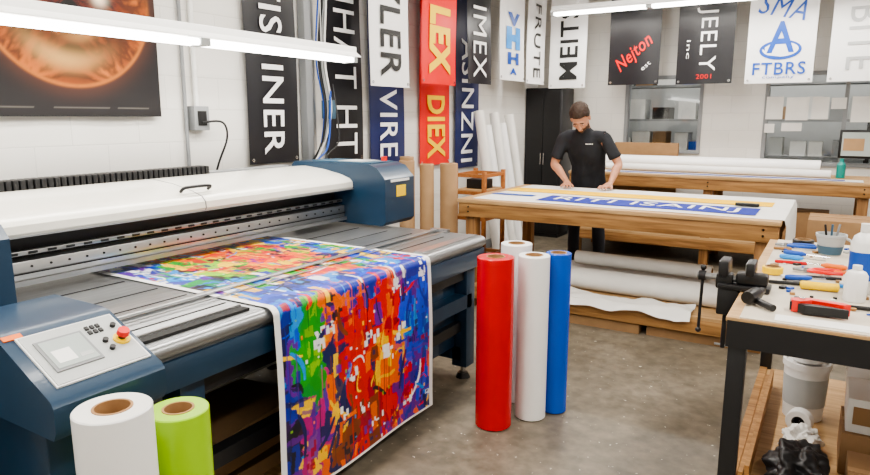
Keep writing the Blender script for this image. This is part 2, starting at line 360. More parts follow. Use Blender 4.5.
for (y0,y1,z0,z1) in [(1.9,2.2,1.60,1.605),(2.25,2.45,1.60,1.605),(1.5,1.8,1.60,1.605)]:
    q=(YY>y0)&(YY<y1)&(ZZ>z0)&(ZZ<z1); C[q]=(.10,.09,.08)
vs=[(X1+.01+.004*math.sin(y*9)*math.sin(z*5),y,z) for z in za for y in ya]
painted('space_poster',vs,nx,nz,np.clip(C,0,1),attr_mat('poster_ink',.7))
# ------------------------------------------------------------------ conduit, cables
b=MB(); b.cyl((-3.48,2.72,1.2),(-3.48,2.72,3.39),.012,M_frame,12); b.cyl((-3.475,2.80,1.62),(-3.475,2.80,3.39),.016,M_white,12)
b.box((-3.5,2.745,1.47),(-3.43,2.86,1.62),M_frame,bev=.005); b.box((-3.43,2.77,1.5),(-3.425,2.835,1.59),M_blk)
b.tube([(-3.42,2.80,1.52),(-3.36,2.9,1.52),(-3.37,2.94,1.42),(-3.42,2.9,1.25),(-3.45,2.88,1.1),(-3.45,2.9,.9)],.007,M_blk)
b.finish('electrical_conduit')
b=MB(); b.box((-3.49,3.76,1.0),(-3.42,3.83,3.39),M_frame,bev=.004); b.box((-3.48,3.85,1.3),(-3.44,3.88,3.39),M_alu)
cm=[M_tblue,M_blk,M_frame,M_blk,M_pgrey,M_ltcan,M_blk]
for k in range(7):
    x=-3.40+.014*(k%3); y=3.885+.013*k
    b.tube([(x,y,3.39),(x+.02,y+.01*math.sin(k),2.6),(x-.01,y-.02,2.0),(x+.03,y+.01*math.cos(k*2),1.6),(x,y-.04-.02*k,1.25),(-3.38,3.7-.03*k,1.12)],.006+.003*(k%2),cm[k])
b.tube([(-3.35,3.95,1.75),(-3.30,3.85,1.35),(-3.28,3.68,1.22),(-3.3,3.65,1.05)],.008,M_tblue)
b.tube([(-3.34,3.97,1.8),(-3.26,3.93,1.4),(-3.22,3.75,1.28),(-3.28,3.62,1.1)],.006,M_blk)
b.box((-3.42,3.92,1.54),(-3.34,4.0,1.68),M_navyl,bev=.006)
b.finish('cable_bundle')
# ------------------------------------------------------------------ lamps
def lamp(name,c,L,axis,W=.16):
    b=MB(); cx,cy,cz=c
    def bx(u0,u1,v0,v1,z0,z1,m,bev=0):
        if axis=='Y': b.box((cx+v0,cy+u0,cz+z0),(cx+v1,cy+u1,cz+z1),m,bev=bev)
        else: b.box((cx+u0,cy+v0,cz+z0),(cx+u1,cy+v1,cz+z1),m,bev=bev)
    bx(-L/2,L/2,-.05,.05,.03,.085,M_lampw,.006)
    for sg in (-1,1):
        poly=[(sg*.045,.045),(sg*W/2,.015),(sg*W/2,.021),(sg*.045,.052)]
        if axis=='Y': b.prism([(cx+p[0],cz+p[1]) for p in poly],'Y',cy-L/2,cy+L/2,M_lampw)
        else: b.prism([(cy+p[0],cz+p[1]) for p in poly],'X',cx-L/2,cx+L/2,M_lampw)
    n=max(1,round(L/1.25)); seg=L/n
    for i in range(n):
        a=-L/2+i*seg+.03; e=a+seg-.06
        for o in (-.032,.032):
            if axis=='Y': b.cyl((cx+o,cy+a,cz+.0),(cx+o,cy+e,cz+.0),.017,M_tube,12)
            else: b.cyl((cx+a,cy+o,cz+.0),(cx+e,cy+o,cz+.0),.017,M_tube,12)
        bx(a-.03,a,-.055,.055,-.018,.035,M_pgrey); bx(e,e+.03,-.055,.055,-.018,.035,M_pgrey)
    for u in (-L/2+.3,L/2-.3):
        p=(cx,cy+u,cz+.085) if axis=='Y' else (cx+u,cy,cz+.085)
        b.cyl(p,(p[0],p[1],ZC),.004,M_alu,6)
    b.finish(name)
def area(name,loc,sx,sy,e,rot=(0,0,0),col=(1,.95,.875)):
    l=bpy.data.lights.new(name,'AREA'); l.shape='RECTANGLE'; l.size=sx; l.size_y=sy; l.energy=e; l.color=col
    o=bpy.data.objects.new(name,l); o.location=loc; o.rotation_euler=rot; COL.objects.link(o)
lamp('fluorescent_lamp',(-2.86,1.72,1.93),3.75,'Y',.17); area('lamp_light_printer',(-2.86,1.72,1.90),.14,3.6,17)
lamp('fluorescent_lamp',(-1.3,7.45,2.72),3.3,'X'); area('lamp_light_back',(-1.3,7.45,2.69),3.2,.14,46)
for x in (-1.9,1.0):
    for y in (.2,2.8,5.4):
        lamp('fluorescent_lamp',(x,y,3.28),2.5,'Y',.3); area('lamp_light',(x,y,3.25),.3,2.4,62)
area('fill_light_office',(-.5,9.0,3.3),3,.3,80)  # unseen light without a fixture, added to brighten the room behind the windows
# ------------------------------------------------------------------ printer
PR=empty('wide_format_printer',(-2.3,2.2,0))
b=MB()
YE=3.36
b.box((-3.05,1.10,.80),(-1.72,YE,.868),M_steel,bev=.004)
b.cyl((-1.725,1.12,.838),(-1.725,YE-.01,.838),.030,M_steel,20)
b.box((-1.76,1.12,.70),(-1.71,YE,.80),M_navy,bev=.004)
b.box((-1.80,1.14,.868),(-1.745,1.58,.878),M_rub); b.box((-1.80,2.74,.868),(-1.745,3.33,.876),M_alu)
b.box((-1.80,1.14,.878),(-1.79,1.58,.884),M_alu)
for x in (-1.90,-2.12,-2.30,-2.52): b.box((x,1.12,.868),(x+.008,1.60,.8700),M_rub); b.box((x,2.72,.868),(x+.008,3.2,.8700),M_rub)
b.finish('platen',PR)
b=MB()
b.box((-2.045,1.10,.877),(-2.015,YE,.885),M_alu,bev=.002); b.box((-1.96,1.10,.8765),(-1.952,YE,.880),M_alu)
for y in (1.12,3.32): b.box((-2.06,y,.868),(-1.94,y+.03,.888),M_steel)
b.finish('hold_down_bar',PR)
b=MB()
for x in (-1.81,-2.9):
    for y in (1.33,2.80,3.29):
        b.box((x-.05,y-.05,.08),(x+.05,y+.05,.80),M_navy,bev=.006)
        b.cyl((x,y,.03),(x,y,.08),.015,M_chrome,10); b.cyl((x,y,0),(x,y,.03),.045,M_blk,20,r2=.03)
b.box((-2.9,3.24,.12),(-1.8,3.34,.2),M_navy); b.box((-2.9,2.76,.12),(-1.8,2.84,.2),M_navy)
b.box((-2.9,1.29,.12),(-1.8,1.37,.2),M_navy); b.box((-2.9,1.3,.2),(-2.82,3.3,.3),M_navy); b.box((-1.86,2.8,.45),(-1.76,3.3,.53),M_navy)
b.box((-2.9,1.3,.62),(-1.78,3.32,.80),M_black); b.box((-1.86,1.38,.30),(-1.80,3.28,.36),M_black)
b.box((-2.05,2.86,.2),(-1.84,3.24,.62),M_navy,bev=.006)
b.box((-2.95,1.35,.1),(-2.90,3.3,.8),M_black)
b.cyl((-2.2,1.38,.45),(-2.2,3.24,.45),.055,M_pgrey,20); b.cyl((-2.2,1.34,.45),(-2.2,3.27,.45),.03,M_alu,12)
b.finish('frame',PR)
b=MB()
b.box((-2.98,1.09,.955),(-2.74,3.25,1.105),M_black)
b.box((-2.76,1.09,.925),(-2.66,3.25,.998),M_alu,bev=.004); b.box((-2.70,1.09,1.018),(-2.675,3.25,1.036),M_steel,bev=.003); b.box((-2.655,1.09,.948),(-2.652,3.25,.953),M_blk)
for k in range(28):
    y=1.16+k*.075; b.cyl((-2.66,y,.975),(-2.656,y,.975),.005,M_blk,8); b.box((-2.674,y,1.022),(-2.671,y+.035,1.032),M_blk)
b.box((-2.66,1.09,.905),(-2.64,3.25,.925),M_steel)
b.finish('gantry',PR)
b=MB()
cov=[(-2.62,1.100),(-2.595,1.103),(-2.585,1.12),(-2.588,1.150),(-2.61,1.172),(-2.68,1.195),(-2.82,1.222),(-2.98,1.238),(-3.05,1.234),(-3.09,1.205),(-3.09,1.105)]
b.prism(cov,'Y',.62,3.25,M_cover); b.prism([(p[0]+(.003 if i<10 else 0),p[1]+.0015) for i,p in enumerate(cov)],'Y',2.10,2.104,M_frame)
b.box((-2.586,.62,1.104),(-2.582,3.25,1.110),M_frame)
b.tube([(-2.66,2.02,1.20),(-2.64,2.02,1.215),(-2.64,2.05,1.22),(-2.64,2.15,1.22),(-2.64,2.18,1.215),(-2.66,2.18,1.20)],.008,M_blk)
b.finish('hood',PR)
b=MB()
b.box((-3.24,1.2,1.20),(-3.10,3.24,1.215),M_blk)
for k in range(44):
    y=1.22+k*.031; b.box((-3.22,y,1.216),(-3.12,y+.024,1.272),M_blk,bev=.004)
b.box((-3.22,2.58,1.216),(-3.12,3.24,1.235),M_frame)
b.finish('cable_chain',PR)
b=MB()
prof=[(-2.36,.885),(-2.335,.91),(-2.335,1.175),(-2.40,1.245),(-2.46,1.265),(-3.08,1.265),(-3.10,1.24),(-3.10,.885)]
b.prism(prof,'Y',3.24,3.56,M_navy)
b.prism([(-2.47,1.266),(-2.47,1.272),(-2.95,1.272),(-2.95,1.266)],'Y',3.28,3.52,M_navyl)
b.box((-2.336,3.36,1.06),(-2.331,3.46,1.13),M_yel); b.box((-2.336,3.30,1.155),(-2.331,3.5,1.17),M_ltcan)
b.box((-2.75,3.30,1.272),(-2.55,3.48,1.276),M_pgrey); b.box((-2.72,3.32,1.276),(-2.62,3.42,1.278),M_ltcan); b.cyl((-2.52,3.49,1.27),(-2.52,3.49,1.30),.02,M_estop,14)
prof2=[(-2.36,.885),(-2.335,.91),(-2.335,1.15),(-2.38,1.195),(-2.575,1.20),(-2.575,.885)]
b.prism(prof2,'Y',.55,1.09,M_navy); b.box((-3.1,.55,.885),(-2.575,1.088,1.10),M_navy)
b.box((-3.08,.55,.1),(-2.15,1.30,.80),M_navy,bev=.01); b.box((-3.08,.55,.80),(-2.2,1.10,.885),M_navy)
b.finish('end_housings',PR)
b=MB()
cp=[(-1.615,.745),(-1.60,.77),(-1.60,.835),(-1.612,.852),(-1.85,.972),(-1.89,.978),(-2.15,.978),(-2.15,.745)]
b.prism(cp,'Y',.80,1.12,M_navy)
O=V((-1.615,.95,.8535)); ux=V((0,1,0)); vy=V((-.238,0,.12)).normalized(); nn=ux.cross(vy); nn=nn if nn.z>0 else -nn
Mp=Matrix((( ux.x,vy.x,nn.x,O.x),(ux.y,vy.y,nn.y,O.y),(ux.z,vy.z,nn.z,O.z),(0,0,0,1)))
def pb(x0,x1,y0,y1,h0,h1,m,bev=0):
    c=Mp@V(((x0+x1)/2,(y0+y1)/2,(h0+h1)/2)); MM=Mp.copy(); MM.translation=c
    r=bmesh.ops.create_cube(b.bm,size=1,matrix=MM@Matrix.Diagonal((x1-x0,y1-y0,h1-h0,1))); b._tag(r['verts'],m)
pb(-.115,.155,.03,.240,0,.006,M_ltcan); pb(-.110,.150,.035,.235,.006,.008,M_pgrey)
pb(-.090,.040,.075,.20,.008,.012,M_frame); pb(-.082,.032,.083,.192,.012,.0135,M_scr); pb(-.07,-.02,.10,.15,.0135,.014,M_ltcan); pb(-.01,.025,.10,.115,.0135,.014,M_pgrey)
for i in range(3):
    for j in range(2): pb(.055+i*.016,.065+i*.016,.175+j*.02,.188+j*.02,.008,.013,M_blk)
c0=Mp@V((.122,.125,.008)); b.cyl(c0,c0+nn*.006,.024,M_yel,24); b.cyl(c0+nn*.006,c0+nn*.02,.010,M_blk,16); b.cyl(c0+nn*.02,c0+nn*.034,.018,M_estop,24,r2=.016)
for (q,w_) in [(.078,.135),(.078,.10),(.13,.185)]:
    c1=Mp@V((q,w_,.008)); b.cyl(c1,c1+nn*.01,.008,M_blk,14)
pb(-.14,-.09,.243,.262,.0,.003,M_orange)
b.box((-2.1,.86,.1),(-1.78,1.08,.745),M_navy,bev=.008)
b.finish('control_console',PR)
# printed banner ------------------------------------------------
Wn,Ln=340,610; Y0,Y1=1.625,2.70
Ltot=1.13+.05+.75
def pathpt(l):
    if l<1.12: return (-2.83+l,.8735)
    l2=l-1.12; R=.036
    if l2<R*math.pi/2:
        a=l2/R; return (-1.71+R*math.sin(a),.8375+R*math.cos(a))
    z=.8375-(l2-R*math.pi/2); d=(.8375-z)
    return (-1.674+.028*d*d+.006*math.sin(d*6),z)
PAL=dict(blue=(.0,.02,.34),royal=(.0,.06,.66),cyan=(.0,.26,.75),green=(.0,.32,.015),lime=(.22,.52,.008),yellow=(.95,.56,.0),orange=(.88,.13,.0),red=(.68,.004,.003),crim=(.32,.0,.02),purp=(.12,.004,.28),mag=(.46,.006,.18),black=(.006,.006,.016),navy=(.004,.008,.10),white=(.82,.84,.88),brown=(.20,.04,.008))
def region(w,l):
    h=(l*Ltot)
    if h<1.12:
        if h>.96: return ['blue','royal','royal','blue','royal','white','cyan','orange'] if w<.75 else ['royal','blue','red','cyan']
        if h>.6 and w<.35: return ['yellow','green','blue','royal','white','cyan','black']
        if w<.18: return ['royal','blue','cyan','green','purp','white']
        if w<.5: return ['green','yellow','red','orange','lime','red','black']
        if w<.8: return ['yellow','orange','red','red','green','navy','orange']
        return ['royal','cyan','blue','yellow','green']
    d=h-1.15
    if w<.10: return ['navy','blue','purp','black','purp','blue'] if d>.2 else ['royal','blue','navy','cyan']
    if w<.25: return ['green','green','lime','green','green','yellow'] if d<.40 else ['yellow','purp','mag','mag','yellow','blue']
    if w<.34: return ['orange','orange','navy','yellow','brown','navy']
    if w<.56: return ['red','red','orange','red','crim','brown'] if d>.08 else ['royal','blue','red','orange']
    if w<.78: return ['yellow','yellow','orange','yellow','orange'] if .28<d<.50 else ['red','red','crim','orange','red','purp']
    return ['royal','royal','blue','royal','blue','purp','cyan'] if d<.45 else ['purp','blue','orange','red','royal']
can=np.zeros((Ln,Wn,3)); can[:]=PAL['blue']
def pick(w,l):
    p=region(min(max(w,0),1),min(max(l,0),1)); return np.array(PAL[p[rng.integers(len(p))]])*rng.uniform(.82,1.08)
def rect(w,l,sw,sl,c,al):
    i0=max(int(w*Wn-sw/2),0);i1=int(w*Wn+sw/2)+1; j0=max(int(l*Ln-sl/2),0); j1=int(l*Ln+sl/2)+1
    can[j0:j1,i0:i1]=can[j0:j1,i0:i1]*(1-al)+c*al
for it in range(620):
    st=1-it/620; w,l=rng.random(2); rect(w,l,rng.uniform(18,34+46*st),rng.uniform(26,46+70*st),pick(w,l),rng.uniform(.9,1))
jj,ii=np.meshgrid(np.arange(Ln),np.arange(Wn),indexing='ij')
def wv(a,b,s): return np.sin(a/s+2.1*np.sin(b/(s*1.7)))+.5*np.sin(a/(s*.37)+b/(s*.5))
def warp(A):
    global can
    i2=np.clip(ii+A*wv(jj,ii,23)+A*.4*wv(jj,ii,6),0,Wn-1).astype(int); j2=np.clip(jj+A*wv(ii,jj,19)+A*.4*wv(ii,jj,5),0,Ln-1).astype(int); can=can[j2,i2]
warp(4.5)
for it in range(360):
    w,l=rng.random(2); rect(w,l,rng.uniform(4,16),rng.uniform(10,50),pick(w,l),rng.uniform(.75,1))
for it in range(70):
    w,l=rng.random(2); rect(w,l,rng.uniform(14,50),rng.uniform(2,6),pick(w,l),rng.uniform(.6,.9))
warp(2)
def stroke(p0,p1,p2,wd,c,al):
    n=int(np.hypot(*(np.array(p2)-np.array(p0)))*1.2)+4
    for k in range(n):
        t=k/n; x=(1-t)**2*p0[0]+2*t*(1-t)*p1[0]+t*t*p2[0]; y=(1-t)**2*p0[1]+2*t*(1-t)*p1[1]+t*t*p2[1]
        r=wd*(.6+.4*math.sin(t*3.1)); a,b_=int(x-r),int(x+r)+1; d,e=int(y-r),int(y+r)+1
        if a<0 or d<0: continue
        can[d:e,a:b_]=can[d:e,a:b_]*(1-al)+c*al
for it in range(110):
    w,l=rng.random(2); x,y=w*Wn,l*Ln; a=rng.choice([0,1.57,3.14,1.2,1.9])+rng.normal(0,.3); L_=rng.uniform(16,60); q=rng.uniform(-16,16,2)
    c=pick(w,l) if it%2 else np.array(PAL[['black','yellow','white','navy','red','cyan'][rng.integers(6)]])
    stroke((x,y),(x+L_*.5*math.cos(a)+q[0],y+L_*.5*math.sin(a)+q[1]),(x+L_*math.cos(a),y+L_*math.sin(a)),rng.uniform(.5,2.6),c,.85)
for it in range(170):
    w,l=rng.random(2); rect(w,l,rng.uniform(0,1.2),rng.uniform(14,80),pick(w,l) if it%3 else np.array(PAL['black']),.75)
for it in range(85):
    w,l=rng.random(2); c=np.array(PAL[['black','navy','black','navy','crim','white','purp'][rng.integers(7)]])
    for k in range(rng.integers(4,11)): rect(w+rng.normal(0,.022),l+rng.normal(0,.012),rng.uniform(1,8),rng.uniform(1,12),c,.9)
for it in range(220):
    w,l=rng.random(2); rect(w,l,rng.uniform(1,4),rng.uniform(1,5),np.array(PAL[['yellow','white','cyan','orange','black','navy','lime'][rng.integers(7)]]),.8)
can=np.clip(can*(1+.04*rng.standard_normal((Ln,Wn,1))),0,.95)
bw=int(Wn*.032); can[:,:bw]=.82; can[:,-bw:]=.82; can[-4:]=.82
vs=[]
ys=[Y0+(Y1-Y0)*i/(Wn-1) for i in range(Wn)]
for j in range(Ln):
    x,z=pathpt(Ltot*j/(Ln-1)); hang=max(0,.80-z)
    vs.extend([(x+.010*hang*math.sin(y*7+z*2),y,z) for y in ys])
painted('printed_banner',vs,Wn,Ln,can,attr_mat('print_ink',.42,.12))
b=MB()
for k in range(3): b.box((-2.7,1.55,.02+.1*k),(-2.0,2.1,.085+.1*k),M_card,rot=(0,0,3*k)); 
b.box((-2.15,1.5,.001),(-1.95,2.2,.015),M_ply); b.finish('cardboard_stack')
# ------------------------------------------------------------------ standing rolls
def roll_obj(name,x,y,R,h,m,rc=.04,edge=None):
    b=MB(); b.roll((x,y,.004),(x,y,h),R,m,rc,edge=edge); return b.finish(name)
roll_obj('vinyl_roll',-1.412,.840,.089,.872,M_vin,.040,M_paper)
roll_obj('vinyl_roll',-1.45,1.045,.080,.778,M_green,.036)
roll_obj('vinyl_roll',-1.373,2.822,.092,.88,M_red,.04)
roll_obj('vinyl_roll',-1.250,3.01,.080,.868,M_vin,.04)
roll_obj('vinyl_roll',-1.42,3.17,.084,.885,M_vin,.04)
roll_obj('vinyl_roll',-1.170,3.142,.066,.865,M_blue,.036)
for (x,y,R,h) in [(-3.02,4.50,.065,1.20),(-2.90,4.62,.06,1.17),(-2.78,4.78,.075,1.17),(-3.14,4.68,.06,1.22)]:
    roll_obj('kraft_paper_roll',x,y,R,h,M_kraft,.03)
for k,(y,h) in enumerate([(6.35,1.62),(6.52,1.46),(6.72,1.60),(6.90,1.48),(7.12,1.58)]):
    b=MB(); b.roll((-3.05,y,.005),(-3.34,y+.03,h),.055+.008*(k%2),M_vin if k%2 else M_paper,.03); b.finish('leaning_vinyl_roll')
b=MB()
xa,xb_,ya_,yb_=-3.02,-2.72,5.32,5.72
for x in (xa,xb_):
    for y in (ya_,yb_): b.box((x-.018,y-.018,0),(x+.018,y+.018,1.06),M_woody,bev=.003)
for z in (.25,.62,.86,1.02):
    for y in (ya_,yb_): b.box((xa,y-.012,z-.016),(xb_,y+.012,z+.016),M_woody)
    for x in (xa,xb_): b.box((x-.012,ya_,z-.016),(x+.012,yb_,z+.016),M_woody)
b.box((xa,ya_,.636),(xb_,yb_,.65),M_ply); b.box((xa,ya_,.876),(xb_,yb_,.89),M_ply)
b.tube([(xb_+.02,ya_,.65),(xb_+.02,yb_,.86)],.010,M_orange,smooth=False); b.tube([(xb_+.02,yb_,.65),(xb_+.02,ya_,.86)],.010,M_orange,smooth=False)
b.box((xa+.06,5.42,.89),(xb_-.05,5.6,.98),M_blk,bev=.006); b.finish('wooden_stand')
b=MB(); b.box((-3.49,7.98,.05),(-2.99,8.38,1.92),M_black,bev=.008); b.box((-3.46,7.972,.1),(-3.245,7.98,1.88),M_blk); b.box((-3.235,7.972,.1),(-3.02,7.98,1.88),M_blk)
for x in (-3.26,-3.22): b.cyl((x,7.96,.95),(x,7.96,1.1),.006,M_chrome,8)
b.box((-3.47,8,0),(-3.01,8.36,.05),M_blk); b.finish('metal_cabinet')
# ------------------------------------------------------------------ tables
def worktable(name,x0,x1,y0,y1,zt,zs,midlegs=()):
    b=MB()
    b.box((x0,y0,zt-.03),(x1,y1,zt),M_ply,bev=.003)
    b.box((x0+.01,y0+.01,zt-.14),(x1-.01,y0+.05,zt-.03),M_wood,bev=.003); b.box((x0+.01,y1-.05,zt-.13),(x1-.01,y1-.01,zt-.03),M_wood)
    b.box((x0+.01,y0+.05,zt-.13),(x0+.05,y1-.05,zt-.03),M_wood); b.box((x1-.05,y0+.05,zt-.13),(x1-.01,y1-.05,zt-.03),M_wood)
    for x in (x0+.1,x1-.1)+tuple(midlegs):
        for y in (y0+.10,y1-.10):
            b.box((x-.045,y-.045,0),(x+.045,y+.045,zt-.03),M_woodz,bev=.004)
            for z in (zt-.06,zt-.1): b.cyl((x,y0+.008,z),(x,y0+.012,z),.008,M_chrome,8)
    for y in (y0+.02,y1-.06): b.box((x0+.04,y,zs-.12),(x1-.04,y+.04,zs-.02),M_wood,bev=.003)
    n=5
    for k in range(n):
        a=y0+.02+(y1-y0-.04)*k/n; b.box((x0+.03,a,zs-.02),(x1-.03,a+(y1-y0-.04)/n-.008,zs),M_ply)
    return b.finish(name)
worktable('wooden_work_table',-2.60,-.25,4.60,5.95,.90,.20)
worktable('wooden_work_table',-2.60,.36,7.20,8.10,.95,.30,(-1.1,))
def sheet(b,x0,x1,y0,y1,z,m,nx=30,ny=10,amp=.0012,drop=0):
    mi=b.mi(m); xs=[x0+(x1-x0)*i/nx for i in range(nx+1)]; P=[]
    for j in range(ny+1):
        y=y0+(y1-y0)*j/ny; row=[]
        for x in xs: row.append(b.bm.verts.new((x,y,z+amp*math.sin(x*7+y*3))))
        if drop:
            for k in range(1,9):
                row.append(b.bm.verts.new((x1+.012*min(k,2)+.012*math.sin(y*14)*k/8,y,z-.002-drop*(k-1)/7)))
        P.append(row)
    for j in range(ny):
        for i in range(len(P[0])-1):
            f=b.bm.faces.new((P[j][i],P[j][i+1],P[j+1][i+1],P[j+1][i])); f.material_index=mi; f.smooth=True
b=MB()
sheet(b,-2.50,-.25,4.68,5.92,.903,M_paper,drop=.30)
sheet(b,-2.00,-.42,4.80,5.18,.9065,M_dblue,amp=.0005)
sheet(b,-2.50,-2.12,5.02,5.12,.9065,M_tblue,amp=.0005,ny=2)
sheet(b,-2.50,-.36,5.32,5.60,.9065,M_myel,amp=.0005,ny=2)
b.text('RITI ISAINJ',1.36,.26,Matrix.Translation((-1.22,4.99,.9085)),M_tw,bold=.005)
b.finish('unrolled_banner',normals=False)
b=MB(); b.box((-.60,5.24,.908),(-.44,5.29,.93),M_blk,bev=.005); b.finish('tape_dispenser')
b=MB(); b.roll((-1.85,4.95,.287),(-.55,4.92,.287),.085,M_paper,.03); b.finish('paper_roll')
b=MB(); b.roll((-2.0,5.25,.278),(-.5,5.22,.278),.075,M_vin,.03); b.finish('paper_roll')
b=MB(); b.roll((-1.75,5.11,.42),(-.7,5.09,.415),.055,M_paper,.03); b.finish('paper_roll')
def blob(name,c,r,m,amp=.25,fr=3,parent=None,sub=5,angle=60):
    b=MB(); q=bmesh.ops.create_icosphere(b.bm,subdivisions=sub,radius=1); b._tag(q['verts'],m)
    for v in b.bm.verts:
        n=noise.fractal(v.co*fr+V(c)*7,1,2,3)+.35*abs(noise.noise(v.co*fr*2.3+V(c)*3)); p=v.co*(1+amp*n); v.co=V((c[0]+p.x*r[0],c[1]+p.y*r[1],max(c[2]+p.z*r[2],c[2]-r[2]*.8)))
    return b.finish(name,parent,angle=angle)
def drape(name,x0,x1,y0,y1,z,m,amp,seed,nx=40,ny=20,hang=0):
    b=MB(); mi=b.mi(m); G=[]
    for j in range(ny+1):
        row=[]
        for i in range(nx+1):
            x=x0+(x1-x0)*i/nx; y=y0+(y1-y0)*j/ny; n=noise.fractal(V((x*2.2+seed,y*5,seed)),1,2,3)
            zz=z+amp*abs(n)
            if hang and j<4: zz-=hang*(4-j)/4; y=y0+(y1-y0)*4/ny-.01*(4-j)
            row.append(b.bm.verts.new((x,y+.02*n,zz)))
        G.append(row)
    for j in range(ny):
        for i in range(nx):
            f=b.bm.faces.new((G[j][i],G[j][i+1],G[j+1][i+1],G[j+1][i])); f.material_index=mi; f.smooth=True
    return b.finish(name,normals=False)
drape('loose_paper_sheet',-1.75,-.75,4.57,4.82,.203,M_paper,.07,3,hang=.05)
drape('loose_vinyl_sheet',-2.2,-1.0,5.36,5.8,.205,M_vin,.12,8)
b=MB()
b.box((-1.85,4.64,.0),(-1.1,5.2,.07),M_card); b.box((-1.05,4.66,0),(-.45,5.2,.065),M_card); b.finish('flat_cardboard_box')
drape('scrap_paper',-1.6,-.9,6.25,6.7,.004,M_paper,.03,5)
b=MB(); b.roll((-2.5,7.82,1.035),(-.12,7.80,1.035),.082,M_vin,.03); b.finish('vinyl_roll')
b=MB(); b.roll((-2.3,7.60,.993),(-.02,7.58,.993),.04,M_paper,.02); b.finish('vinyl_roll')
b=MB(); sheet(b,-2.3,.25,7.26,7.52,.954,M_vin,ny=3); sheet(b,-2.2,.1,7.32,7.42,.957,M_dblue,ny=2,amp=.0005); b.finish('unrolled_banner',normals=False)
b=MB(); b.lathe((.06,7.70,.955),(0,0,1),[(.001,0),(.04,0),(.04,.13),(.018,.16),(.018,.19),(.001,.19)],M_teal,20); b.finish('spray_bottle')
b=MB(); b.box((-2.35,8.14,0),(-1.6,8.2,1.25),M_card); b.finish('cardboard_panel')
b=MB(); b.box((-.5,7.35,.301),(.0,7.75,.62),M_card,bev=.003); b.box((-.5,7.53,.622),(.0,7.56,.625),M_kraft); b.finish('cardboard_box')
b=MB(); b.box((-1.0,7.35,.301),(-.62,7.7,.5),M_ltcan,bev=.003);b.box((-1.02,7.33,.5),(-.6,7.72,.53),M_frame,bev=.003); b.finish('storage_bin')
b=MB(); b.roll((-2.3,7.45,.367),(-1.25,7.42,.367),.065,M_paper,.03); b.finish('paper_roll')
b=MB(); b.box((.5,7.1,0),(1.2,7.8,.7),M_card,bev=.003); b.box((.55,7.15,.7),(1.1,7.7,1.05),M_ltcan,bev=.003); b.finish('cardboard_box')
b=MB(); b.box((-.15,6.45,0),(.35,6.95,.68),M_card,bev=.004); b.box((-.15,6.68,.681),(.35,6.72,.684),M_kraft); b.finish('cardboard_box')
# ------------------------------------------------------------------ workbench (right)
WB=empty('workbench',(.3,3.1,0))
b=MB(); x0,x1,y0,y1=-.26,.95,2.28,3.92
b.box((x0,y0,.885),(x1,y1,.90),M_ply,bev=.002); b.box((x0+.04,y0+.006,.9),(x1,y1,.903),M_bench)
b.box((x0+.005,y0-.004,.80),(x1-.01,y0+.05,.890),M_black); b.box((x0+.01,y1-.05,.80),(x1-.01,y1-.01,.885),M_black)
b.box((x0+.01,y0+.05,.80),(x0+.05,y1-.05,.885),M_black); b.box((x1-.05,y0+.05,.80),(x1-.01,y1-.05,.885),M_black)
for x in (x0+.04,x1-.04):
    for y in (y0+.04,y1-.04): b.box((x-.028,y-.028,0),(x+.028,y+.028,.885),M_black,bev=.003); b.box((x-.045,y-.045,0),(x+.045,y+.045,.012),M_black)
b.box((x0+.05,y0+.06,.17),(x1-.05,y1-.05,.19),M_ply); b.box((x0+.05,y0+.04,.13),(x1-.05,y0+.07,.19),M_wood)
b.box((x0+.015,y0+.07,.14),(x0+.05,y1-.07,.20),M_wood)
b.finish('bench_frame',WB)
b=MB(); vy=2.68
b.box((-.34,vy-.045,.905),(-.16,vy+.045,.925),M_black,bev=.004); b.box((-.28,vy-.03,.925),(-.17,vy+.03,.97),M_blk,bev=.01)
b.box((-.245,vy-.055,.965),(-.215,vy+.055,1.015),M_black,bev=.006); b.box((-.34,vy-.055,.955),(-.305,vy+.055,1.015),M_black,bev=.006)
b.box((-.35,vy-.028,.90),(-.29,vy+.028,.96),M_blk,bev=.008)
b.box((-.247,vy-.05,.985),(-.243,vy+.05,1.01),M_steel) ; b.cyl((-.42,vy,.94),(-.2,vy,.94),.012,M_steel,14)
b.cyl((-.415,vy,.94),(-.39,vy,.94),.019,M_black,14); b.cyl((-.402,vy-.01,.72),(-.402,vy+.01,.97),.006,M_black,10)
b.sphere((-.402,vy-.01,.72),.011,M_black); b.sphere((-.402,vy+.01,.97),.011,M_black)
b.box((-.34,vy-.035,.80),(-.265,vy+.035,.905),M_black,bev=.006); b.cyl((-.31,vy,.66),(-.31,vy,.80),.009,M_black,12); b.cyl((-.34,vy,.67),(-.28,vy,.67),.005,M_steel,8)
b.finish('bench_vise')
def screwdriver(x,y,ang,m,L=.2,z=.915):
    b=MB(); d=V((math.cos(ang),math.sin(ang),0)); p=V((x,y,z))
    b.lathe(p,d,[(.001,0),(.009,.003),(.012,.02),(.011,.05),(.012,.08),(.007,.095),(.006,.1)],m,12); b.cyl(p+d*.1,p+d*L,.003,M_chrome,8); b.finish('screwdriver')
screwdriver(-.17,3.50,-.25,M_tblue,.20); screwdriver(-.18,3.38,-.12,M_sky,.19); screwdriver(.09,3.24,2.95,M_orange,.18); screwdriver(.19,3.52,2.3,M_estop,.12); screwdriver(-.13,2.93,.3,M_tblue,.15)
def pliers(x,y,ang,m):
    b=MB(); R=Matrix.Rotation(ang,3,'Z'); c=V((x,y,.915))
    P=lambda a,c_,z=0:c+R@V((a,c_,z))
    for s in (-1,1):
        b.tube([P(0,0),P(.03,.022*s),P(.08,.032*s),P(.13,.026*s)],.008,m); b.tube([P(-.002,0),P(-.02,.008*s),P(-.05,.003*s)],.006,M_steel)
    b.cyl(P(0,0,-.008),P(0,0,.01),.011,M_steel,12); b.finish('pliers')
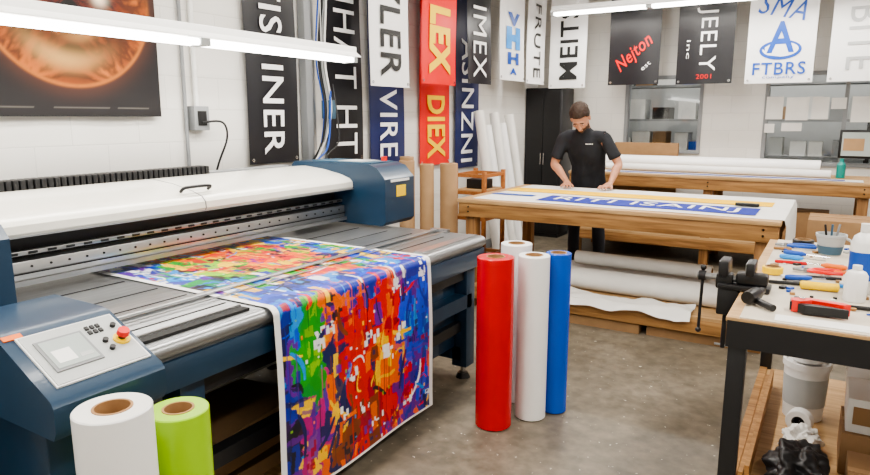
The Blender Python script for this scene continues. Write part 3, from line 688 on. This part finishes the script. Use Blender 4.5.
pliers(-.06,3.12,.1,M_estop); pliers(.15,3.38,-.3,M_estop); pliers(-.17,3.70,.1,M_tblue)
b=MB(); b.lathe((.02,3.60,.904),(0,0,1),[(.001,0),(.045,0),(.062,.085),(.066,.088),(.066,.10),(.060,.10),(.058,.085),(.042,.012),(.001,.012)],M_pgrey,28)
b.lathe((.02,3.60,.904),(0,0,1),[(.0475,.005),(.056,.045)],M_navyl,28)
for k in range(3): b.cyl((.01*k+.01,3.6,.92),(.03*k-.01,3.58+.02*k,1.05),.005,[M_blk,M_navyl,M_frame][k],8)
b.tube([(.08,3.58,.99),(.11,3.57,.97),(.10,3.57,.93),(.075,3.58,.925)],.006,M_pgrey)
b.finish('brush_pot')
def bottle(name,x,y,R,h,m,capm,label=None,z=.904):
    b=MB(); b.lathe((x,y,z),(0,0,1),[(.001,0),(R*.95,0),(R,.006),(R,h*.72),(R*.8,h*.82),(R*.35,h*.88),(R*.35,h*.92)],m,28)
    b.lathe((x,y,z),(0,0,1),[(R*.42,h*.88),(R*.42,h),(.001,h)],capm,20)
    if label: b.lathe((x,y,z),(0,0,1),[(R*1.01,h*.2),(R*1.01,h*.6)],label,28)
    b.finish(name)
bottle('paint_bottle',.125,2.86,.045,.26,M_ltcan,M_ltcan,M_tblue); bottle('glue_bottle',.105,2.71,.036,.13,M_ltcan,M_ltcan); bottle('glue_bottle',.22,3.08,.04,.22,M_ltcan,M_tblue); bottle('glue_bottle',.13,3.02,.03,.15,M_tblue,M_ltcan)
bottle('spray_can',.21,2.75,.033,.2,M_pgrey,M_blk,M_ltcan)
b=MB(); b.roll((-.18,3.02,.9055),(-.18,3.02,.935),.04,M_yel,.025,core=M_card); b.finish('masking_tape_roll')
b=MB(); b.roll((-.10,3.82,.9055),(-.10,3.82,.93),.05,M_blk,.032,core=M_card); b.finish('black_tape_roll')
b=MB()
b.prism([(-.08,2.44),(-.085,2.475),(-.03,2.50),(.07,2.485),(.09,2.47),(.07,2.455),(-.02,2.47),(-.05,2.44)],'Z',.906,.945,M_estop)
b.prism([(-.06,2.43),(-.05,2.44),(-.01,2.447),(.08,2.43),(.085,2.42),(-.04,2.415)],'Z',.908,.938,M_blk)
b.cyl((-.05,2.475,.945),(-.05,2.475,.949),.01,M_chrome,12); b.box((-.085,2.44,.91),(-.078,2.47,.94),M_blk); b.finish('staple_gun')
b=MB()
b.lathe((-.215,2.44,.932),(.25,1,0),[(.001,0),(.022,.0),(.024,.03),(.024,.08),(.019,.10),(.013,.11),(.013,.14),(.010,.14),(.009,.11)],M_blk,24)
b.tube([(-.20,2.48,.923),(-.165,2.44,.919),(-.13,2.40,.918)],.012,M_blk,12)
b.finish('heat_gun')
mk=[M_yel,M_blk,M_tblue,M_orange,M_ltcan,M_frame,M_blk,M_red,M_green,M_wood,M_blk,M_sky]
for k,(x,y,a) in enumerate([(-.01,2.80,.1),(-.12,2.83,.2),(.0,2.60,-.15),(.10,3.15,.2),(.12,2.95,-.1),(.0,3.74,.2),(.14,2.58,.1),(-.13,3.26,.1),(.3,2.95,.3),(-.16,3.60,.1),(.00,3.00,.15),(.02,2.90,-.05)]):
    b=MB(); d=V((math.cos(a),math.sin(a),0)); r=.016 if k==0 else .007; p=V((x-.06,y,.9045+r)); L=.13 if k!=9 else .08
    b.lathe(p,d,[(.001,0),(r*.8,.001),(r,.006),(r,L*.65),(r*1.0,L*.66),(r*1.0,L*.98),(r*.6,L),(.001,L)],mk[k],14); b.finish('marker_pen')
b=MB(); rr_=random.Random(3)
for k in range(45):
    x=rr_.uniform(-.2,.22); y=rr_.uniform(2.52,3.88); m=rr_.choice([M_blk,M_frame,M_chrome,M_ltcan,M_card,M_blk,M_tblue,M_wood]); s_=rr_.uniform(.004,.010)
    if rr_.random()<.5: b.box((x-s_*1.6,y-s_,.9035),(x+s_*1.6,y+s_,.9035+s_),m,rot=(0,0,rr_.uniform(0,90)))
    else: b.cyl((x,y,.9035),(x,y,.9035+s_),s_,m,12)
b.finish('loose_hardware')
blob('wiping_rag',(.19,3.62,.925),(.045,.04,.025),M_ltcan,.4,1.8,angle=180)
b=MB(); b.box((-.12,2.31,.9035),(.5,2.385,.9050),M_paper,rot=(0,0,1)); b.box((.26,2.42,.9035),(.6,2.60,.9050),M_paper,rot=(0,0,-8)); b.finish('paper_sheet')
b=MB(); b.box((.16,3.70,.904),(.42,3.86,.955),M_paper,rot=(0,0,6),bev=.003); b.box((.17,3.71,.955),(.40,3.84,.965),M_pgrey,rot=(0,0,2)); b.finish('paper_stack')
b=MB(); b.box((.34,3.3,.904),(.6,3.6,1.02),M_blk,bev=.01); b.box((.34,3.4,1.02),(.6,3.5,1.03),M_orange); b.tube([(.38,3.45,1.02),(.40,3.45,1.06),(.54,3.45,1.06),(.56,3.45,1.02)],.008,M_blk); b.finish('tool_case')
def bucket(name,x,y,R,h,m,z=.192,label=None):
    b=MB(); b.lathe((x,y,z),(0,0,1),[(.001,0),(R*.85,0),(R*.97,h*.9),(R*1.04,h*.9),(R*1.04,h),(R*.9,h),(R*.88,h-.01),(.001,h-.01)],m,28)
    if label: b.lathe((x,y,z),(0,0,1),[(R*.91,h*.25),(R*.965,h*.75)],label,28)
    b.finish(name)
bucket('paint_bucket',-.02,3.30,.095,.27,M_ltcan,label=M_pgrey); bucket('paint_bucket',-.02,3.30,.075,.18,M_ltcan,z=.463,label=M_tgrey)
bucket('paint_bucket',.22,3.3,.09,.3,M_ltcan); 
b=MB(); b.roll((-.02,3.13,.245),(-.03,3.08,.245),.052,M_ltcan,.02,core=M_blk); b.finish('tape_roll')
b=MB(); b.box((.12,2.80,.192),(.48,3.08,.36),M_card,bev=.003); b.box((.12,2.93,.361),(.48,2.96,.363),M_kraft); b.finish('cardboard_box')
b=MB(); b.box((.13,2.81,.365),(.45,3.06,.50),M_ltcan,bev=.003); b.box((.15,2.808,.40),(.3,2.8095,.47),M_card); b.finish('white_carton')
b=MB(); b.box((.14,2.38,.192),(.5,2.70,.34),M_card,bev=.003); b.box((.14,2.53,.341),(.5,2.56,.343),M_kraft); b.finish('cardboard_box')
blob('black_bin_bag',(-.01,2.60,.265),(.10,.14,.085),M_bag,.45,1.5,angle=180)
blob('crumpled_paper',(-.01,2.93,.240),(.065,.075,.05),M_paper,.5,1.6,angle=40)
b=MB()
for k in range(2): b.box((-.200+.020*k,2.5,.192),(-.184+.020*k,3.6,.25+.03*k),M_wood)
b.finish('timber_offcuts')
b=MB(); b.box((-.1,2.5,.0),(.5,3.4,.1),M_card); b.finish('flat_cardboard_box')
# ------------------------------------------------------------------ man
MAN=empty('man',(-2.05,6.2,0))
def loft(b,ctrl,ref,n=20,seg=5,caps=True):
    ref=V(ref).normalized(); C=[(V(c[0]),c[1],c[2]) for c in ctrl]; out=[]
    g=lambda i:C[min(max(i,0),len(C)-1)]
    cr=lambda a,b_,c,d,t:.5*((2*b_)+(c-a)*t+(2*a-5*b_+4*c-d)*t*t+(3*b_-a-3*c+d)*t**3)
    for i in range(len(C)-1):
        A,B_,Cc,D=g(i-1),g(i),g(i+1),g(i+2)
        for k in range(seg):
            t=k/seg; out.append((cr(A[0],B_[0],Cc[0],D[0],t),max(.002,cr(A[1],B_[1],Cc[1],D[1],t)),max(.002,cr(A[2],B_[2],Cc[2],D[2],t))))
    out.append(C[-1])
    T0=(out[1][0]-out[0][0]).normalized(); T1=(out[-1][0]-out[-2][0]).normalized()
    if caps:
        p=[];q=[]
        for a in (75,50,25):
            s_,c_=math.sin(math.radians(a)),math.cos(math.radians(a)); o=out[0]; m_=min(o[1],o[2]); p.append((o[0]-T0*m_*s_,o[1]*c_,o[2]*c_))
            o=out[-1]; m_=min(o[1],o[2]); q.insert(0,(o[0]+T1*m_*s_,o[1]*c_,o[2]*c_))
        out=p+out+q
    prev=None; first=None
    for k,(c,a,bb) in enumerate(out):
        t=(out[min(k+1,len(out)-1)][0]-out[max(k-1,0)][0]).normalized()
        x=(ref-t*ref.dot(t)).normalized(); y=t.cross(x); ri=b.ring(c,x,y,a,n,bb)
        if prev: b.bridge(prev,ri,0)
        else: first=ri
        prev=ri
    b.cap(first,0,True); b.cap(prev,0)
def fuse(b,name,voxel,smooth,mats,parent,assign=None,disp=0):
    bmesh.ops.recalc_face_normals(b.bm,faces=b.bm.faces[:])
    me=bpy.data.meshes.new('tmp'); b.bm.to_mesh(me); b.bm.free(); ob=bpy.data.objects.new('tmp',me); COL.objects.link(ob)
    r=ob.modifiers.new('r','REMESH'); r.mode='VOXEL'; r.voxel_size=voxel
    if smooth: s_=ob.modifiers.new('s','SMOOTH'); s_.factor=.5; s_.iterations=smooth
    bpy.context.view_layer.update()
    m2=bpy.data.meshes.new_from_object(ob.evaluated_get(bpy.context.evaluated_depsgraph_get())); bpy.data.objects.remove(ob); bpy.data.meshes.remove(me)
    m2.materials.clear()
    for m in mats: m2.materials.append(m)
    if disp:
        for v in m2.vertices: 
            p=v.co; n=noise.fractal(V((p.x*7,p.y*7,p.z*4)),1,2,3); v.co=p+v.normal*disp*n
    for p in m2.polygons:
        p.use_smooth=True; p.material_index=assign(p.center) if assign else 0
    m2.name=name
    o=bpy.data.objects.new(name,m2); COL.objects.link(o); o.parent=parent
    return o
W=lambda x,y,z:V((x,y,z))
SHL,SHR=W(-.185,-.13,1.365),W(.190,-.13,1.365)
ELL,ELR=W(-.270,-.17,1.110),W(.335,-.12,1.130)
WRL,WRR=W(-.075,-.355,.962),W(.330,-.325,.962)
hp=math.radians(46); f=V((.14,-math.cos(hp),-math.sin(hp))).normalized(); xh=f.cross(V((0,-math.sin(hp),math.cos(hp)))).normalized(); u=xh.cross(f).normalized()
HC=W(0,-.255,1.548)
HM=Matrix(((xh.x,f.x,u.x,HC.x),(xh.y,f.y,u.y,HC.y),(xh.z,f.z,u.z,HC.z),(0,0,0,1)))@Matrix.Diagonal((1.08,1.08,1.08,1)); HI=HM.inverted()
b=MB(); b.mi(M_skin)
sp=lambda c,r:b.sphere(c,r,M_skin,Mx=HM)
sp((0,-.012,.028),(.076,.095,.086)); sp((0,.030,-.018),(.063,.064,.086)); sp((0,.038,-.072),(.050,.046,.036)); sp((0,.070,-.092),(.020,.018,.018))
sp((0,.084,.024),(.046,.012,.009)); sp((0,.092,-.060),(.023,.010,.009)); sp((.045,.06,-.025),(.018,.02,.02)); sp((-.045,.06,-.025),(.018,.02,.02))
for s_ in (-1,1): sp((s_*.077,-.002,-.008),(.010,.020,.031)); sp((s_*.012,.100,-.034),(.009,.010,.008))
loft(b,[(HM@V((0,.084,.02)),.008,.008),(HM@V((0,.102,-.01)),.010,.010),(HM@V((0,.112,-.030)),.012,.012)],(1,0,0),n=12)
loft(b,[(W(0,-.08,1.34),.075,.065),(W(0,-.13,1.42),.064,.06),(HM@V((0,-.03,-.05)),.058,.06),(HM@V((0,-.02,0)),.058,.06)],(1,0,0))
def arm(sh,el,wr,hand_dir,side):
    loft(b,[(sh,.052,.052),(sh.lerp(el,.5),.048,.046),(el,.040,.040),(el.lerp(wr,.3),.042,.039),(el.lerp(wr,.7),.033,.030),(wr,.027,.022)],(0,0,1),n=18)
    hd=V(hand_dir).normalized(); sd=hd.cross(V((0,0,1))).normalized()*side
    k0=wr+hd*.085; k0.z=.936
    loft(b,[(wr,.024,.022),(wr.lerp(k0,.5)+V((0,0,.002)),.036,.018),(k0,.042,.013)],sd,n=18)
    for i,(off,L) in enumerate([(.031,.068),(.010,.077),(-.011,.071),(-.031,.056)]):
        d=(hd+sd*off*5).normalized(); p0=k0+sd*off-hd*.012; p1=p0+d*(L*.45+.012); p2=p1+d*L*.3; p3=p2+d*L*.22
        p0.z=.936;p1.z=.941;p2.z=.931;p3.z=.919
        loft(b,[(p0,.010,.010),(p1,.0090,.009),(p2,.0082,.008),(p3,.0070,.0068)],sd,n=10,seg=3)
    t0=wr+hd*.03+sd*.024; t1=t0+hd*.03+sd*.028; t2=t1+hd*.03+sd*.010
    t0.z=.940;t1.z=.930;t2.z=.920
    loft(b,[(t0,.013,.012),(t1,.0105,.010),(t2,.008,.008)],(0,0,1),n=10,seg=3)
arm(SHL,ELL,WRL,(.45,-.85,0),1); arm(SHR,ELR,WRR,(-.25,-.95,0),-1)
def asg(c):
    p=HI@c
    if p.length<.16 and p.z<-.032 and p.y>-.005 and abs(p.x)<.09 and p.z>-.125:
        if (p.y>.085 and -.068<p.z<-.054 and abs(p.x)<.02) or (abs(p.x)<.02 and p.z>-.046 and p.y>.09): return 0
        if p.z>-.05 and abs(p.x)<.045 and p.y>.03 and abs(p.x)>.02: return 0
        return 1
    return 0
fuse(b,'body',.0045,3,[M_skin,M_beard],MAN,asg)
b=MB(); q=bmesh.ops.create_icosphere(b.bm,subdivisions=5,radius=1); b._tag(q['verts'],M_hair)
for v in b.bm.verts:
    p=V((v.co.x*.083,v.co.y*.103-.012,v.co.z*.098+.030)); n=noise.fractal(p*40,1,2,3)
    v.co=p+(p-V((0,0,.03))).normalized()*(.004*n+(.010 if p.z>.07 else 0))
dele=[f_ for f_ in b.bm.faces if not ((lambda c:(c.z>.058+.22*max(0,c.y-.03)) if c.y>.045 else ((c.z>.012+.8*max(0,c.y+.0)) if c.y>-.02 else c.z>-.055))(f_.calc_center_median()))]
bmesh.ops.delete(b.bm,geom=dele,context='FACES')
for v in b.bm.verts: v.co=HM@v.co
me=bpy.data.meshes.new('hair'); b.bm.to_mesh(me); b.bm.free(); me.materials.append(M_hair)
ho=bpy.data.objects.new('hair',me); COL.objects.link(ho); ho.parent=MAN; so=ho.modifiers.new('s','SOLIDIFY'); so.thickness=.012; so.offset=-1
b=MB()
for s_ in (-1,1):
    b.sphere((s_*.029,.083,.002),(.012,.008,.006),M_eye,Mx=HM); b.sphere((s_*.029,.0895,.000),(.005,.003,.004),M_tblk,Mx=HM)
    b.sphere((s_*.030,.0945,.024),(.019,.005,.004),M_hair,Mx=HM); b.sphere((s_*.029,.088,.008),(.014,.006,.003),M_skin,Mx=HM)
o=b.finish('face_details'); o.parent=MAN
b=MB(); b.mi(M_shirt)
loft(b,[(W(0,.05,.90),.170,.122),(W(0,.035,1.0),.164,.118),(W(0,.0,1.12),.172,.124),(W(0,-.06,1.25),.190,.132),(W(0,-.11,1.34),.182,.108),(W(0,-.135,1.40),.120,.078),(W(0,-.145,1.425),.074,.068)],(1,0,0),n=32,caps=True)
for sh,el,s_ in ((SHL,ELL,-1),(SHR,ELR,1)):
    loft(b,[(W(s_*.10,-.115,1.365),.070,.066),(sh+V((0,0,-.004)),.066,.066),(sh.lerp(el,.35),.061,.060),(sh.lerp(el,.80),.063,.061)],(0,1,0),n=24,caps=False)
so_=fuse(b,'tshirt',.009,6,[M_shirt],MAN,disp=.016)
tree=BVHTree.FromPolygons([v.co for v in so_.data.vertices],[p.vertices[:] for p in so_.data.polygons])
b=MB()
for k in range(5):
    h,n_,_,_=tree.ray_cast(V((.05+.013*k,-1,1.305)),V((0,1,0)))
    if h: b.box((h.x-.0045,h.y-.003,h.z-.004),(h.x+.0045,h.y+.002,h.z+.004),M_tw)
o=b.finish('chest_logo'); o.parent=MAN
b=MB(); b.mi(M_trou)
loft(b,[(W(0,.055,1.0),.150,.105),(W(0,.06,.92),.162,.115),(W(0,.06,.83),.165,.115)],(1,0,0),n=28)
for s_ in (-1,1):
    loft(b,[(W(s_*.085,.06,.86),.088,.098),(W(s_*.10,.05,.68),.080,.085),(W(s_*.12,.03,.50),.062,.066),(W(s_*.13,.06,.30),.058,.062),(W(s_*.135,.08,.07),.052,.058)],(1,0,0),n=24,caps=False)
fuse(b,'trousers',.009,4,[M_trou],MAN,disp=.008)
b=MB()
for s_ in (-1,1):
    b.sphere((s_*.14,.01,.045),(.05,.13,.045),M_blk); b.box((s_*.14-.048,-.11,.0),(s_*.14+.048,.14,.02),M_rub,bev=.008); b.cyl((s_*.137,.075,.03),(s_*.137,.075,.12),.045,M_blk)
o=b.finish('shoes'); o.parent=MAN
# ------------------------------------------------------------------ world & camera
w=bpy.data.worlds.new('w'); S.world=w; w.use_nodes=True; w.node_tree.nodes['Background'].inputs[0].default_value=(.8,.85,.9,1); w.node_tree.nodes['Background'].inputs[1].default_value=.4
cam=bpy.data.cameras.new('camera'); co=bpy.data.objects.new('camera',cam); COL.objects.link(co)
cam.sensor_width=36; cam.lens=36*652/870; cam.clip_start=.05
co.location=(0,0,1.55); co.rotation_euler=(math.radians(90-10.43),0,math.radians(31.4)); S.camera=co
try: S.view_settings.look='AgX - Medium High Contrast'
except Exception as e: print('look',e)
